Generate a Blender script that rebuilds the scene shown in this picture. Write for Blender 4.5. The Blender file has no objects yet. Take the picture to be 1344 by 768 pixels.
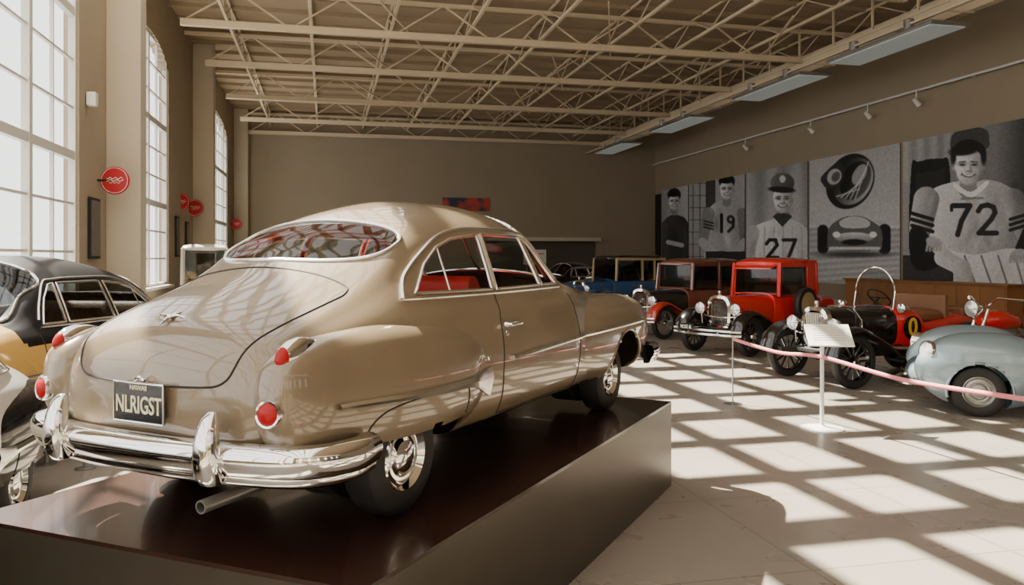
import bpy, bmesh, math, random
import numpy as np
from mathutils import Vector, Matrix
from mathutils.bvhtree import BVHTree
random.seed(3); np.random.seed(5)
TH=math.radians(13.1)   # rotation of the hall relative to world Y
EYE=1.98
sc=bpy.context.scene

# ------------------------------------------------------------------ materials
def mat(name,col,rough=.5,metal=0.,coat=0.,var=.08,scale=6.,bump=0.,emit=None,est=0.,spec=.5,bscale=None):
    m=bpy.data.materials.new(name); m.use_nodes=True
    nt=m.node_tree; b=nt.nodes['Principled BSDF']
    tc=nt.nodes.new('ShaderNodeTexCoord'); nz=nt.nodes.new('ShaderNodeTexNoise')
    nz.inputs['Scale'].default_value=scale; nz.inputs['Detail'].default_value=4
    nt.links.new(tc.outputs['Object'],nz.inputs['Vector'])
    mx=nt.nodes.new('ShaderNodeMix'); mx.data_type='RGBA'
    mx.inputs[6].default_value=(*[max(0,c*(1-var)) for c in col],1)
    mx.inputs[7].default_value=(*[c*(1+var) for c in col],1)
    nt.links.new(nz.outputs['Fac'],mx.inputs[0]); nt.links.new(mx.outputs[2],b.inputs['Base Color'])
    b.inputs['Roughness'].default_value=rough; b.inputs['Metallic'].default_value=metal
    b.inputs['Coat Weight'].default_value=coat; b.inputs['Coat Roughness'].default_value=.03
    b.inputs['Specular IOR Level'].default_value=spec
    if bump:
        n2=nt.nodes.new('ShaderNodeTexNoise'); n2.inputs['Scale'].default_value=bscale or scale*6
        nt.links.new(tc.outputs['Object'],n2.inputs['Vector'])
        bp=nt.nodes.new('ShaderNodeBump'); bp.inputs['Strength'].default_value=bump; bp.inputs['Distance'].default_value=.02
        nt.links.new(n2.outputs['Fac'],bp.inputs['Height']); nt.links.new(bp.outputs[0],b.inputs['Normal'])
    if emit: b.inputs['Emission Color'].default_value=(*emit,1); b.inputs['Emission Strength'].default_value=est
    return m
def glassmat(name,tint=(.75,.8,.8),k=.8,base=.05):
    m=bpy.data.materials.new(name); m.use_nodes=True; nt=m.node_tree
    for n in list(nt.nodes): nt.nodes.remove(n)
    o=nt.nodes.new('ShaderNodeOutputMaterial'); t=nt.nodes.new('ShaderNodeBsdfTransparent'); t.inputs[0].default_value=(*tint,1)
    g=nt.nodes.new('ShaderNodeBsdfGlossy'); g.inputs['Roughness'].default_value=.02
    f=nt.nodes.new('ShaderNodeLayerWeight'); f.inputs[0].default_value=.5
    p=nt.nodes.new('ShaderNodeMath'); p.operation='POWER'; p.inputs[1].default_value=4; nt.links.new(f.outputs['Facing'],p.inputs[0])
    q=nt.nodes.new('ShaderNodeMath'); q.operation='MULTIPLY_ADD'; q.inputs[1].default_value=k; q.inputs[2].default_value=base; nt.links.new(p.outputs[0],q.inputs[0])
    x=nt.nodes.new('ShaderNodeMixShader'); nt.links.new(q.outputs[0],x.inputs[0]); nt.links.new(t.outputs[0],x.inputs[1]); nt.links.new(g.outputs[0],x.inputs[2]); nt.links.new(x.outputs[0],o.inputs[0])
    return m
CHROME=mat('chrome',(.88,.88,.87),.07,1.,var=.02)
BRT=mat('bright_trim',(.92,.91,.88),.25,1.,var=.02)
PAINT=mat('taupe_metallic_paint',(.205,.155,.098),.30,.12,coat=1.,var=.02,scale=3)
RUB=mat('tyre_rubber',(.018,.018,.018),.65,var=.2,scale=20)
BLK=mat('black_gloss',(.006,.006,.007),.15,coat=.8)
BLK2=mat('black_satin',(.006,.006,.007),.38,spec=.3)
DARK=mat('dark_matte',(.012,.011,.01),.8)
SEAM=mat('panel_gap',(.02,.015,.012),.8)
REDI=mat('red_leather',(.55,.02,.015),.45,bump=.1)
LENS=mat('red_lens',(.36,.003,.005),.30,spec=.3)
CLEAR=mat('headlamp_glass',(.75,.78,.8),.08,metal=.6,var=.15,scale=30)
GLASS=glassmat('car_glass',(.68,.72,.72),.40,.035)
GLASS2=glassmat('tinted_car_glass',(.30,.32,.32),.5,.05)
WGL=glassmat('window_glass',(.98,.99,1.),.3,.02)
BLUEP=mat('blue_paint',(.02,.075,.20),.2,coat=1.); CREAM=mat('cream_paint',(.42,.32,.14),.25,coat=1.)
REDP=mat('red_paint',(.62,.012,.01),.22,coat=1.); BROWNP=mat('brown_paint',(.16,.045,.025),.25,coat=1.)
DREDP=mat('dark_red_paint',(.45,.03,.015),.22,coat=1.)
MAROON=mat('maroon_paint',(.035,.010,.010),.2,coat=1.); YEL=mat('ochre_paint',(.50,.30,.08),.3,coat=1.)
WHT=mat('ivory_paint',(.62,.6,.55),.3,coat=.8); SILV=mat('silver_blue_paint',(.24,.33,.38),.3,.35,coat=1.)
TAN=mat('tan_canvas',(.38,.28,.14),.7,bump=.2); BRN=mat('brown_leather',(.2,.09,.04),.5,bump=.2)
STEEL=mat('grey_metal',(.35,.35,.34),.35,.8); POLW=mat('white_enamel',(.75,.75,.73),.35)
YNUM=mat('yellow_enamel',(.85,.55,.02),.4)

# ------------------------------------------------------------------ geometry accumulator
class G:
    def __init__(s): s.v=[]; s.f=[]; s.mi=[]
    def add(s,v,f,mi=0):
        o=len(s.v); s.v+= [tuple(p) for p in v]; s.f+=[tuple(i+o for i in q) for q in f]; s.mi+=[mi]*len(f); return s
    def box(s,c,d,rz=0,M=None):
        x,y,z=[k/2 for k in d]; vs=[Vector((a*x,b*y,e*z)) for a in(-1,1) for b in(-1,1) for e in(-1,1)]
        R=Matrix.Rotation(rz,3,'Z')
        if M is not None: R=M
        vs=[R@p+Vector(c) for p in vs]
        return s.add(vs,[(0,1,3,2),(4,6,7,5),(0,4,5,1),(2,3,7,6),(0,2,6,4),(1,5,7,3)])
    def bar(s,p0,p1,w,h):   # rectangular bar between points
        p0=Vector(p0);p1=Vector(p1);d=p1-p0;L=d.length;q=d.to_track_quat('X','Z').to_matrix()
        return s.box((p0+p1)/2,(L,w,h),M=q)
    def tube(s,path,r,n=8,closed=False,cap=True,flat=1.):
        P=[Vector(p) for p in path]; N=len(P)
        if N<2: return s
        rr=r if hasattr(r,'__len__') else [r]*N
        T=[]
        for i in range(N):
            a=P[(i-1)%N] if closed or i>0 else P[0]; b=P[(i+1)%N] if closed or i<N-1 else P[-1]
            t=(b-a); T.append(t.normalized() if t.length>1e-9 else Vector((1,0,0)))
        up=Vector((0,0,1)) if abs(T[0].z)<.9 else Vector((1,0,0))
        u=T[0].cross(up).normalized(); vs=[]
        for i in range(N):
            u=(u-T[i]*u.dot(T[i])).normalized(); w=T[i].cross(u)
            for k in range(n):
                a=2*math.pi*k/n; vs.append(P[i]+u*math.cos(a)*rr[i]*flat+w*math.sin(a)*rr[i])
        fs=[]
        M_=N if closed else N-1
        for i in range(M_):
            for k in range(n):
                a=i*n+k;b=i*n+(k+1)%n;c=((i+1)%N)*n+(k+1)%n;d=((i+1)%N)*n+k; fs.append((a,b,c,d))
        if cap and not closed: fs.append(tuple(range(n))[::-1]); fs.append(tuple((N-1)*n+k for k in range(n)))
        return s.add(vs,fs)
    def cyl(s,p0,p1,r0,r1=None,n=16): return s.tube([p0,p1],[r0,r0 if r1 is None else r1],n)
    def rev(s,prof,c,ax=(0,1,0),n=32):   # prof list (r,a)
        ax=Vector(ax).normalized(); u=ax.orthogonal().normalized(); w=ax.cross(u); c=Vector(c); vs=[]
        for r,a in prof:
            for k in range(n):
                t=2*math.pi*k/n; vs.append(c+ax*a+(u*math.cos(t)+w*math.sin(t))*r)
        fs=[]
        for i in range(len(prof)-1):
            for k in range(n): fs.append((i*n+k,i*n+(k+1)%n,(i+1)*n+(k+1)%n,(i+1)*n+k))
        return s.add(vs,fs)
    def loft(s,rings,cap=True):
        n=len(rings[0]); vs=[p for r in rings for p in r]; fs=[]
        for i in range(len(rings)-1):
            for k in range(n): fs.append((i*n+k,i*n+(k+1)%n,(i+1)*n+(k+1)%n,(i+1)*n+k))
        if cap: fs.append(tuple(range(n))[::-1]); fs.append(tuple((len(rings)-1)*n+k for k in range(n)))
        return s.add(vs,fs)
    def surf(s,rows):
        if len(rows)<2: return s
        n=len(rows[0]); vs=[p for r in rows for p in r]
        return s.add(vs,[(i*n+k,i*n+k+1,(i+1)*n+k+1,(i+1)*n+k) for i in range(len(rows)-1) for k in range(n-1)])
    def quad(s,c,u,v):   # single sheet, half extents u,v
        c=Vector(c);u=Vector(u);v=Vector(v); return s.add([c-u-v,c+u-v,c+u+v,c-u+v],[(0,1,2,3)])
    def obj(s,name,mats,parent=None,smooth=True,ang=38,bevel=0,rz=0,solid=0,sub=0):
        me=bpy.data.meshes.new(name); me.from_pydata(s.v,[],s.f)
        if not isinstance(mats,(list,tuple)): mats=[mats]
        for m in mats: me.materials.append(m)
        if len(mats)>1: me.polygons.foreach_set('material_index',s.mi)
        bm=bmesh.new(); bm.from_mesh(me); bmesh.ops.recalc_face_normals(bm,faces=bm.faces); bm.to_mesh(me); bm.free()
        if smooth:
            me.polygons.foreach_set('use_smooth',[True]*len(me.polygons)); me.set_sharp_from_angle(angle=math.radians(ang))
        o=bpy.data.objects.new(name,me); sc.collection.objects.link(o); o.rotation_euler[2]=rz
        if parent: o.parent=parent
        if solid:
            d=o.modifiers.new('s','SOLIDIFY'); d.thickness=solid
        if bevel:
            d=o.modifiers.new('b','BEVEL'); d.width=bevel; d.segments=3; d.limit_method='ANGLE'
        return o
def empty(name,loc=(0,0,0),rz=0,scale=1):
    e=bpy.data.objects.new(name,None); sc.collection.objects.link(e); e.location=loc; e.rotation_euler[2]=rz; e.scale=(scale,)*3; return e
def text(body,size,M,m,parent,name='lettering',ext=.002,sx=1):
    c=bpy.data.curves.new(name,'FONT'); c.body=body; c.size=size; c.extrude=ext; c.align_x='CENTER'; c.align_y='CENTER'; c.materials.append(m); c.offset=size*.012
    o=bpy.data.objects.new(name,c); sc.collection.objects.link(o)
    if parent: o.parent=parent
    o.matrix_local=M@Matrix.Diagonal((sx,1,1,1)); return o
def room(lat,s,z=0): return Vector((lat*math.cos(TH)-s*math.sin(TH), lat*math.sin(TH)+s*math.cos(TH), z))
def se(a,b,n,N):
    o=[]
    for k in range(N):
        t=2*math.pi*(k+.5)/N; c,s_=math.cos(t),math.sin(t)
        o.append((a*math.copysign(abs(c)**(2/n),c), b*math.copysign(abs(s_)**(2/n),s_)))
    return o
def pchip(xk,yk):
    x=np.array(xk,float);y=np.array(yk,float);h=np.diff(x);d=np.diff(y)/h;m=np.zeros(len(x));m[0]=d[0];m[-1]=d[-1]
    for i in range(1,len(x)-1):
        if d[i-1]*d[i]>0:
            w1=2*h[i]+h[i-1];w2=h[i]+2*h[i-1];m[i]=(w1+w2)/(w1/d[i-1]+w2/d[i])
    def f(q):
        q=min(max(q,x[0]),x[-1]); i=min(max(np.searchsorted(x,q)-1,0),len(x)-2); t=(q-x[i])/h[i]
        return float((2*t**3-3*t*t+1)*y[i]+(t**3-2*t*t+t)*h[i]*m[i]+(-2*t**3+3*t*t)*y[i+1]+(t**3-t*t)*h[i]*m[i+1])
    return f
def inpoly(x,y,P):
    c=False;j=len(P)-1
    for i in range(len(P)):
        if (P[i][1]>y)!=(P[j][1]>y) and x<(P[j][0]-P[i][0])*(y-P[i][1])/(P[j][1]-P[i][1])+P[i][0]: c=not c
        j=i
    return c
def smoothpath(P,n=10,closed=False):
    P=[np.array(p,float) for p in P];N=len(P);o=[]
    for i in range(N if closed else N-1):
        if closed: a,b,c,d=P[i-1],P[i],P[(i+1)%N],P[(i+2)%N]
        else: a,b,c,d=P[max(i-1,0)],P[i],P[i+1],P[min(i+2,N-1)]
        for k in range(n):
            t=k/n;o.append(.5*((2*b)+(-a+c)*t+(2*a-5*b+4*c-d)*t*t+(-a+3*b-3*c+d)*t**3))
    if not closed:o.append(P[-1])
    return o
def resamp(P,step,closed=False):
    P=[np.array(p,float) for p in P]; 
    if closed: P=P+[P[0]]
    o=[]
    for a,b in zip(P[:-1],P[1:]):
        k=max(1,int(np.linalg.norm(b-a)/step)); o+=[a+(b-a)*i/k for i in range(k)]
    if not closed:o.append(P[-1])
    return o

# ------------------------------------------------------------------ 1940s fastback car
XK=[-.875,-.865,-.84,-.78,-.65,-.45,-.2,0,.2,.5,.9,1.3,1.6,1.85,2.1,2.5,3.0,3.4,3.65,3.78,3.82]
T=dict(
 zb  =[.58,.50,.44,.40,.37,.34,.33,.32,.31,.31,.31,.31,.31,.31,.31,.31,.31,.33,.37,.44,.56],
 w1  =[.10,.35,.50,.60,.68,.74,.80,.82,.84,.85,.86,.86,.86,.86,.85,.82,.74,.66,.56,.36,.08],
 w2  =[.12,.40,.57,.67,.74,.79,.84,.87,.885,.89,.90,.90,.90,.90,.88,.84,.75,.67,.57,.37,.09],
 zbl =[.60,.69,.74,.79,.84,.90,.96,1.00,1.02,1.03,1.035,1.04,1.04,1.04,1.03,.99,.94,.87,.77,.66,.58],
 w4  =[.10,.34,.50,.60,.67,.71,.74,.755,.77,.78,.79,.79,.78,.77,.74,.67,.60,.53,.44,.28,.06],
 ze  =[.61,.74,.81,.875,.93,1.00,1.09,1.19,1.31,1.39,1.43,1.435,1.41,1.26,1.09,1.035,.99,.92,.81,.69,.59],
 w6  =[.07,.25,.40,.50,.56,.575,.57,.56,.565,.59,.605,.60,.58,.60,.60,.50,.44,.38,.30,.18,.03],
 zt  =[.62,.77,.86,.945,1.015,1.095,1.19,1.285,1.41,1.535,1.605,1.615,1.57,1.39,1.16,1.10,1.05,.98,.85,.71,.60])
F={k:pchip(XK,v) for k,v in T.items()}
def section(x,nt=60):
    g=lambda k:F[k](x)
    zb,w1,w2,zbl,w4,ze,w6,zt=[g(k) for k in('zb','w1','w2','zbl','w4','ze','w6','zt')]
    hh=zbl-zb
    P=[(-w1*.85,zb),(0,zb),(w1*.85,zb),(w1,zb+.13*hh),(w2,zb+.48*hh),(w2*.5+w4*.5+.015,zb+.84*hh),(w4,zbl),((w4+w6)/2+.012,(zbl+ze)/2),(w6,ze),(w6*.62,ze+(zt-ze)*.66),(0,zt),(-w6*.62,ze+(zt-ze)*.66)]
    P=np.array(P);c=np.concatenate([[0],np.cumsum(np.sqrt(np.linalg.norm(np.diff(P,axis=0),axis=1)+1e-5))])
    m=np.zeros_like(P)
    for i in range(1,len(P)-1): m[i]=(P[i+1]-P[i-1])/(c[i+1]-c[i-1])
    out=[]
    segs=range(1,len(P)-2); per=[3,3,6,6,5,6,12,8,14]
    for q,i in enumerate(segs):
        n=per[q];h=c[i+1]-c[i]
        for k in range(n):
            t=k/n;out.append((2*t**3-3*t*t+1)*P[i]+(t**3-2*t*t+t)*h*m[i]+(-2*t**3+3*t*t)*P[i+1]+(t**3-t*t)*h*m[i+1])
    out.append(P[-2]); out=[(max(0,p[0]),p[1]) for p in out]; out[0]=(0,out[0][1]); return out
def wheel(G_t,G_c,c,r,side,w=.19):
    y=side; hw=w/2
    G_t.rev([(r*.52,-hw*.8*y),(r*.6,-hw*y),(r*.85,-hw*1.02*y),(r*.96,-hw*.8*y),(r,-hw*.4*y),(r,hw*.4*y),(r*.96,hw*.8*y),(r*.85,hw*1.02*y),(r*.62,hw*y),(r*.56,hw*.85*y)],c,n=44)
    G_c.rev([(r*.58,hw*.80*y),(r*.60,hw*.95*y),(r*.57,hw*1.0*y),(r*.53,hw*.85*y),(r*.49,hw*.70*y),(r*.45,hw*.72*y),(r*.42,hw*.80*y),(r*.36,hw*.80*y),(r*.33,hw*.72*y),(r*.30,hw*.78*y),(r*.27,hw*.92*y),(r*.15,hw*1.02*y),(.001,hw*1.06*y)],c,n=44)
def forties_car(name,loc,heading,body,lower,roof,fend,scale=1.,full=True):
    E=empty(name,loc,heading,scale)
    xs=list(-.875+.225*np.linspace(0,1,22)**2)+list(np.arange(-.64,2.14,.0125 if full else .03))+list(np.arange(2.16,3.62,.04))+list(3.82-.2*np.linspace(1,0,14)**1.8)
    rings=[]
    for x in xs:
        h=section(x); rings.append([(x,p[0],p[1]) for p in h]+[(x,-p[0],p[1]) for p in h[-2:0:-1]])
    n=len(rings[0]); V=[p for r in rings for p in r]
    side_w=[[(.13,1.07),(.86,1.065),(.905,1.385),(.62,1.355),(.45,1.305),(.30,1.215)],[(.915,1.065),(1.535,1.07),(1.50,1.385),(1.0,1.39),(.955,1.385)],[(1.575,1.07),(1.83,1.07),(1.70,1.27),(1.60,1.37),(1.54,1.385)]]
    rwf=lambda y:.095+.10*(y/.56)**2
    FS=[];MI=[];ALL=[]; rz_=1.04 if full else .93
    for i in range(len(rings)-1):
        for k in range(n):
            q=(i*n+k,i*n+(k+1)%n,(i+1)*n+(k+1)%n,(i+1)*n+k); ALL.append(q)
            c=[sum(V[j][a] for j in q)/4 for a in range(3)]; x,y,z=c; ay=abs(y)
            if ay>.42 and (x-2.95)**2+(z-.30)**2<.37**2: continue
            if ay>.42 and -.45<x<.36 and z<.43: continue
            mi=0
            if z<.62 : mi=1
            if z>rz_ and x>-.25 and x<2.12: mi=2
            if ay>.5 and z>1.05 and any(inpoly(x,z,P) for P in side_w): mi=3
            if -.15<x<.40 and z>1.12 and abs(y/.555)**3+abs((x-rwf(y))/.19)**2.6<1: mi=3
            if 1.62<x<2.10 and z>F['ze'](x)-.01 and ay<.56: mi=3
            FS.append(q);MI.append(mi)
    g=G(); g.v=V; g.f=FS; g.mi=MI
    g.f.append(tuple(range(n)));g.mi.append(0); g.f.append(tuple((len(rings)-1)*n+k for k in range(n)));g.mi.append(0)
    g.obj('body_shell',[body,lower,roof,GLASS if full else GLASS2],E,ang=60)
    bv=list(V); bf=list(ALL)
    def fender(K,nm):
        f=[pchip(K[0],k) for k in K[1:]]
        X=list(K[0][0]+(.12)*np.linspace(0,1,8)**2)+list(np.arange(K[0][0]+.14,K[0][-1]-.13,.015))+list(K[0][-1]-.12*np.linspace(1,0,8)**2)
        for sg in(1,-1):
            rg=[[(x,sg*(f[0](x)+a),f[2](x)+b) for a,b in se(f[1](x),f[3](x),2.7,56)] for x in X]
            t=G();t.loft(rg)
            nb=len(bv); bv.extend(t.v); bf.extend([tuple(j+nb for j in q) for q in t.f])
            keep=[]
            for q in t.f:
                c=[sum(t.v[j][a] for j in q)/len(q) for a in range(3)]
                if (c[0]-2.95)**2+(c[2]-.30)**2<.365**2 or (-.45<c[0]<.36 and c[2]<.43): continue
                keep.append(q)
            t.f=keep;t.mi=[0]*len(keep); t.obj(nm,fend,E,ang=60)
    fender([[-.86,-.84,-.78,-.68,-.5,-.2,.1,.4,.6,.75,.86],[.68,.68,.68,.675]+[.66]*7,[.03,.08,.12,.16,.205,.255,.27,.255,.225,.18,.10],[.66,.66,.65,.635,.63,.63,.63,.63,.64,.66,.68],[.03,.13,.20,.25,.285,.315,.32,.30,.26,.19,.05]],'rear_fender')
    fender([[1.7,1.95,2.2,2.6,2.95,3.3,3.55,3.7,3.78,3.8],[.62]*10,[.2,.25,.275,.29,.295,.29,.26,.2,.12,.03],[.6,.61]+[.62]*8,[.1,.24,.3,.33,.335,.32,.28,.22,.12,.03]],'front_fender')
    bvh=BVHTree.FromPolygons([Vector(p) for p in bv],bf)
    def side(pts,sg,off=.003,step=.03,closed=False):
        o=[]
        for x,z in resamp(pts,step,closed):
            r=bvh.ray_cast(Vector((x,sg*2,z)),Vector((0,-sg,0)))
            if r[0] is not None: o.append(r[0]+Vector((0,sg*off,0)))
        return o
    def back(pts,off=.003,step=.03,closed=False):   # pts (y,q) q=x+z, rays travelling (1,0,-1)
        o=[]
        for y,q in resamp(pts,step,closed):
            r=bvh.ray_cast(Vector((q-3,y,3)),Vector((1,0,-1)).normalized())
            if r[0] is not None: o.append(r[0]+Vector((-off,0,off)))
        return o
    def top(pts,off=.004,step=.03,closed=False):
        o=[]
        for x,y in resamp(pts,step,closed):
            r=bvh.ray_cast(Vector((x,y,3)),Vector((0,0,-1)))
            if r[0] is not None:o.append(r[0]+Vector((0,0,off)))
        return o
    ch=G(); sm=G(); br=G()
    for sg in(1,-1):
        for P in side_w: br.tube(side(P,sg,closed=True,step=.02),.010,6,closed=True)
        arc=smoothpath([(.02,1.045),(.12,1.16),(.3,1.27),(.5,1.365),(.75,1.415),(1.1,1.425),(1.5,1.415),(1.66,1.37),(1.86,1.1)],8)
        br.tube(side(arc,sg,.006),.012,6)
        br.tube(side([(.02,1.045),(.9,1.045),(1.86,1.05)],sg,.004),.009,6)
        br.tube(side([(.42,1.07),(.46,1.3)],sg,.004),.006,6)
        for P in ([(.80,.36),(.78,.6),(.80,.9),(.87,1.04)],[(1.93,.36),(1.95,.7),(1.93,1.0)],[(.80,.36),(1.93,.36)]): sm.tube(side(P,sg,0),.0045,5)
        sk=smoothpath([(-.45,.44),(-.42,.52),(-.30,.575),(.0,.60),(.28,.595),(.355,.56),(.36,.44)],6)
        sm.tube(side(sk,sg,0),.0045,5)
        br.tube(side([(.88,.668),(2.0,.70),(3.3,.72)],sg,.006),.016,6)
        t1=[]
        for k in range(30):
            x=-.62+1.25*k/29; w=.012+.016*k/29; z=.628-.035*k/29
            if k>24: w+= (k-24)*.006
            a=side([(x,z+w)],sg,.012); b=side([(x,z-w*(1+.12*max(0,k-22)))],sg,.012); m_=side([(x,z)],sg,.024)
            if a and b and m_: t1.append([a[0]-Vector((0,sg*.02,0)),a[0],m_[0],b[0],b[0]-Vector((0,sg*.02,0))])
        br.surf(t1)
        p=side([(.85,.865)],sg)[0]; ch.tube([p+Vector((-.02,sg*.005,0)),p+Vector((-.02,sg*.04,0)),p+Vector((.12,sg*.045,.003)),p+Vector((.16,sg*.03,.003))],[.014,.012,.011,.006],8)
        ch.rev([(.02,0),(.018,.01),(.001,.012)],p+Vector((.0,0,-.055)),(0,sg,0),16)
        lip=[(2.95+.37*math.cos(a),.30+.37*math.sin(a)) for a in np.linspace(-.05,math.pi+.05,30)]
        gl=G();gl.tube(side(lip,sg,-.004),.013,6);gl.obj('wheel_arch_lip',fend,E)
    rw=[]
    for a in np.linspace(0,2*math.pi,72,endpoint=False):
        c,s_=math.cos(a),math.sin(a); y=.56*math.copysign(abs(c)**(2/3),c); x=rwf(y)+.195*math.copysign(abs(s_)**(2/2.6),s_); rw.append((x,y))
    br.tube(top(rw,closed=True,step=.05),.011,8,closed=True)
    ws=[(1.62,-.5),(1.62,.5),(1.85,.56),(2.1,.56),(2.12,0),(2.1,-.56),(1.85,-.56)]
    ch.tube(top(smoothpath(ws,6,True),closed=True),.012,6,closed=True); ch.tube(top([(1.6,0),(2.12,0)]),.01,6)
    br.obj('bright_mouldings',BRT,E)
    dl=smoothpath([(-.52,.94),(-.57,.86),(-.565,.7),(-.53,.3),(-.49,0.0),(-.44,-.12),(-.3,-.16),(0,-.17),(.3,-.16),(.44,-.12),(.49,0),(.53,.3),(.565,.7),(.57,.86),(.52,.94),(.3,1.0),(0,1.02),(-.3,1.0)],6,True)
    sm.tube(back(dl,0,closed=True),.005,5,closed=True)
    sm.obj('panel_seams',SEAM,E)
    e=back([(0,.225)],.0)
    if e:
        p=e[0]
        for sg in(1,-1): ch.tube([p+Vector((-.005,0,.015)),p+Vector((-.0,sg*.05,.022)),p+Vector((.01,sg*.09,.012))],[.012,.007,.003],8)
        ch.tube([p+Vector((-.05,0,-.015)),p+Vector((0,0,.015)),p+Vector((.06,0,.03))],[.004,.011,.005],8)
    def bumper(path,zc,hh,out):
        P=smoothpath(path,7); rows=[]
        for i,p in enumerate(P):
            a=P[max(i-1,0)];b=P[min(i+1,len(P)-1)];t=np.array(b)-np.array(a);t/=np.linalg.norm(t);nrm=np.array([t[1],-t[0]])*out
            pr=[(-.045,-hh),(-.01,-hh*1.02),(.012,-hh*.88),(.022,-hh*.65),(.022,-hh*.5),(.034,-hh*.35),(.048,-hh*.05),(.055,hh*.25),(.052,hh*.55),(.038,hh*.85),(.012,hh*1.0),(-.02,hh*1.02),(-.045,hh*.95)]
            rows.append([(p[0]+nrm[0]*d,p[1]+nrm[1]*d,zc+z_) for d,z_ in pr])
        ch.surf(rows)
        bk=G();bk.surf([[r[0],r[-1]] for r in rows]);bk.obj('bumper_back',DARK,E)
    bumper([(-.46,-.90),(-.62,-.915),(-.80,-.82),(-.89,-.55),(-.925,-.25),(-.93,0),(-.925,.25),(-.89,.55),(-.80,.82),(-.62,.915),(-.46,.90)],.415,.085,-1)
    bumper([(3.45,.92),(3.62,.92),(3.78,.84),(3.86,.55),(3.90,0),(3.86,-.55),(3.78,-.84),(3.62,-.92),(3.45,-.92)],.415,.08,-1)
    gd=G()
    for xx,d in((-.945,-1),(3.93,1)):
        for y in(.47,-.47):
            pr=[(.335,.02,.0),(.345,.045,.0),(.38,.058,.012),(.44,.060,.022),(.50,.056,.022),(.56,.048,.014),(.605,.036,.004),(.63,.018,-.008),(.635,.004,-.01)]
            gd.loft([[(xx+d*o+a*.8,y+b,z) for a,b in se(w_,w_,2.2,24)] for z,w_,o in pr])
            gd.cyl((xx-d*.02,y,.42),(xx-d*.25,y,.42),.03)
    gd.obj('bumper_guards',CHROME,E)
    ln=G()
    for sg in(1,-1):
        c=Vector((-.862,sg*.706,.63)); a=Vector((-1,sg*.15,.05)).normalized()
        ch.rev([(.050,-.06),(.056,-.01),(.058,.012),(.054,.022),(.046,.020)],c,a,28); ln.rev([(.048,.014),(.042,.024),(.026,.031),(.001,.034)],c,a,24)
        c=Vector((-.745,sg*.705,.845)); 
        ch.loft([[(c.x-.045+t*.2,c.y+a_,c.z+.0+t*.05+b_) for a_,b_ in se(w_,w_*1.25,2,18)] for t,w_ in((0,.036),(.15,.046),(.4,.045),(.7,.03),(1.0,.006))])
        ln.loft([[(c.x-.035-t*.045,c.y+a_,c.z-t*.012+b_) for a_,b_ in se(w_,w_*1.35,2,18)] for t,w_ in((-.4,.034),(.0,.036),(.4,.033),(.75,.022),(1.0,.004))])
    ln.obj('tail_lamp_lenses',LENS,E)
    hl=G()
    for sg in(1,-1):
        c=Vector((3.74,sg*.62,.74)); ch.rev([(.10,-.05),(.115,.02),(.11,.05),(.095,.055)],c,(1,0,0),28); hl.rev([(.096,.05),(.06,.075),(.001,.085)],c,(1,0,0),28)
    hl.obj('headlamp_lenses',CLEAR,E)
    for k in range(4): ch.tube([(3.83-.02*abs(t)*3,t*.5,.5+.06*k) for t in np.linspace(-1,1,9)],.014,8)
    ch.obj('chrome_trim',CHROME,E)
    gt=G();gc=G()
    for x,y in((-.02,.685),(2.95,.665)):
        for sg in(1,-1): wheel(gt,gc,(x,sg*y,.285),.285,sg)
    gt.obj('tyres',RUB,E);gc.obj('wheel_covers',CHROME,E)
    wl=G()
    for x in(-.04,2.95):
        for sg in(1,-1): wl.cyl((x,sg*.30,.36),(x,sg*.50,.36),.30,n=28)
        wl.cyl((x,-.6,.285),(x,.6,.285),.05)
    wl.box((1.4,0,.30),(3.6,1.0,.06)); wl.obj('axles_and_wells',DARK,E)
    ex=G();ex.rev([(.028,0),(.028,.5),(.022,.5),(.022,.02)],(-.45,-.42,.26),(-1,-.0,-.03),16)
    ex.obj('exhaust_pipe',STEEL,E)
    if full:
        pl=G();pl.box((-.90,0,.625),(.012,.31,.17));pl.obj('plate_blank',BLK,E,bevel=.005)
        fr=G();fr.tube([(-.908,.155,.54),(-.908,-.155,.54),(-.908,-.155,.71),(-.908,.155,.71)],.005,6,closed=True)
        fr.tube([(-.90,.03,.72),(-.90,0,.735),(-.90,-.03,.72)],.008,6);fr.obj('plate_frame',CHROME,E)
        pb=G();pb.box((-.86,0,.64),(.08,.16,.1));pb.obj('plate_bracket',DARK,E)
        Mx=lambda z:Matrix(((0,0,-1,-.9075),(-1,0,0,0),(0,1,0,z),(0,0,0,1)))
        PW=mat('plate_letters',(.72,.68,.5),.5)
        text('NLRIGST',.105,Mx(.612),PW,E,'plate_number',sx=.70); text('HAWAII',.03,Mx(.688),PW,E,'plate_state')
        sp=G();pts=[(.50+.012*k,.70+.012*math.sin(k*1.9)) for k in range(12)]
        sp.tube(side(pts,-1,.004,step=.006),.003,5);sp.obj('side_badge',CHROME,E)
    it=G(); IM=REDI if full else BRN
    for x0,z0 in((.25,.50),(1.05,.48)):
        it.loft([[(x0+.25+a,y,z0+b) for a,b in se(.27,.12,3,20)] for y in(-.62,-.6,.6,.62)])
        it.loft([[(x0-.05+a*1-(b*.25),y,z0+.30+b) for a,b in se(.09,.36,3,24)] for y in(-.62,-.6,.6,.62)])
    it.obj('bench_seats',IM,E)
    dp=G()
    for sg in(1,-1): dp.box((1.0,sg*.70,.82),(1.7,.02,.42))
    dp.box((1.85,0,.92),(.16,1.3,.2)); dp.box((.12,0,.98),(.35,1.15,.03)); dp.obj('door_cards_and_dash',IM,E,bevel=.01)
    fl=G();fl.box((1.0,0,.42),(2.1,1.4,.04));fl.obj('cabin_floor',DARK,E)
    sw=G();c=Vector((1.55,.33,1.02));ax=Vector((-.85,0,.5)).normalized();u=Vector((0,1,0));w=ax.cross(u)
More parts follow.
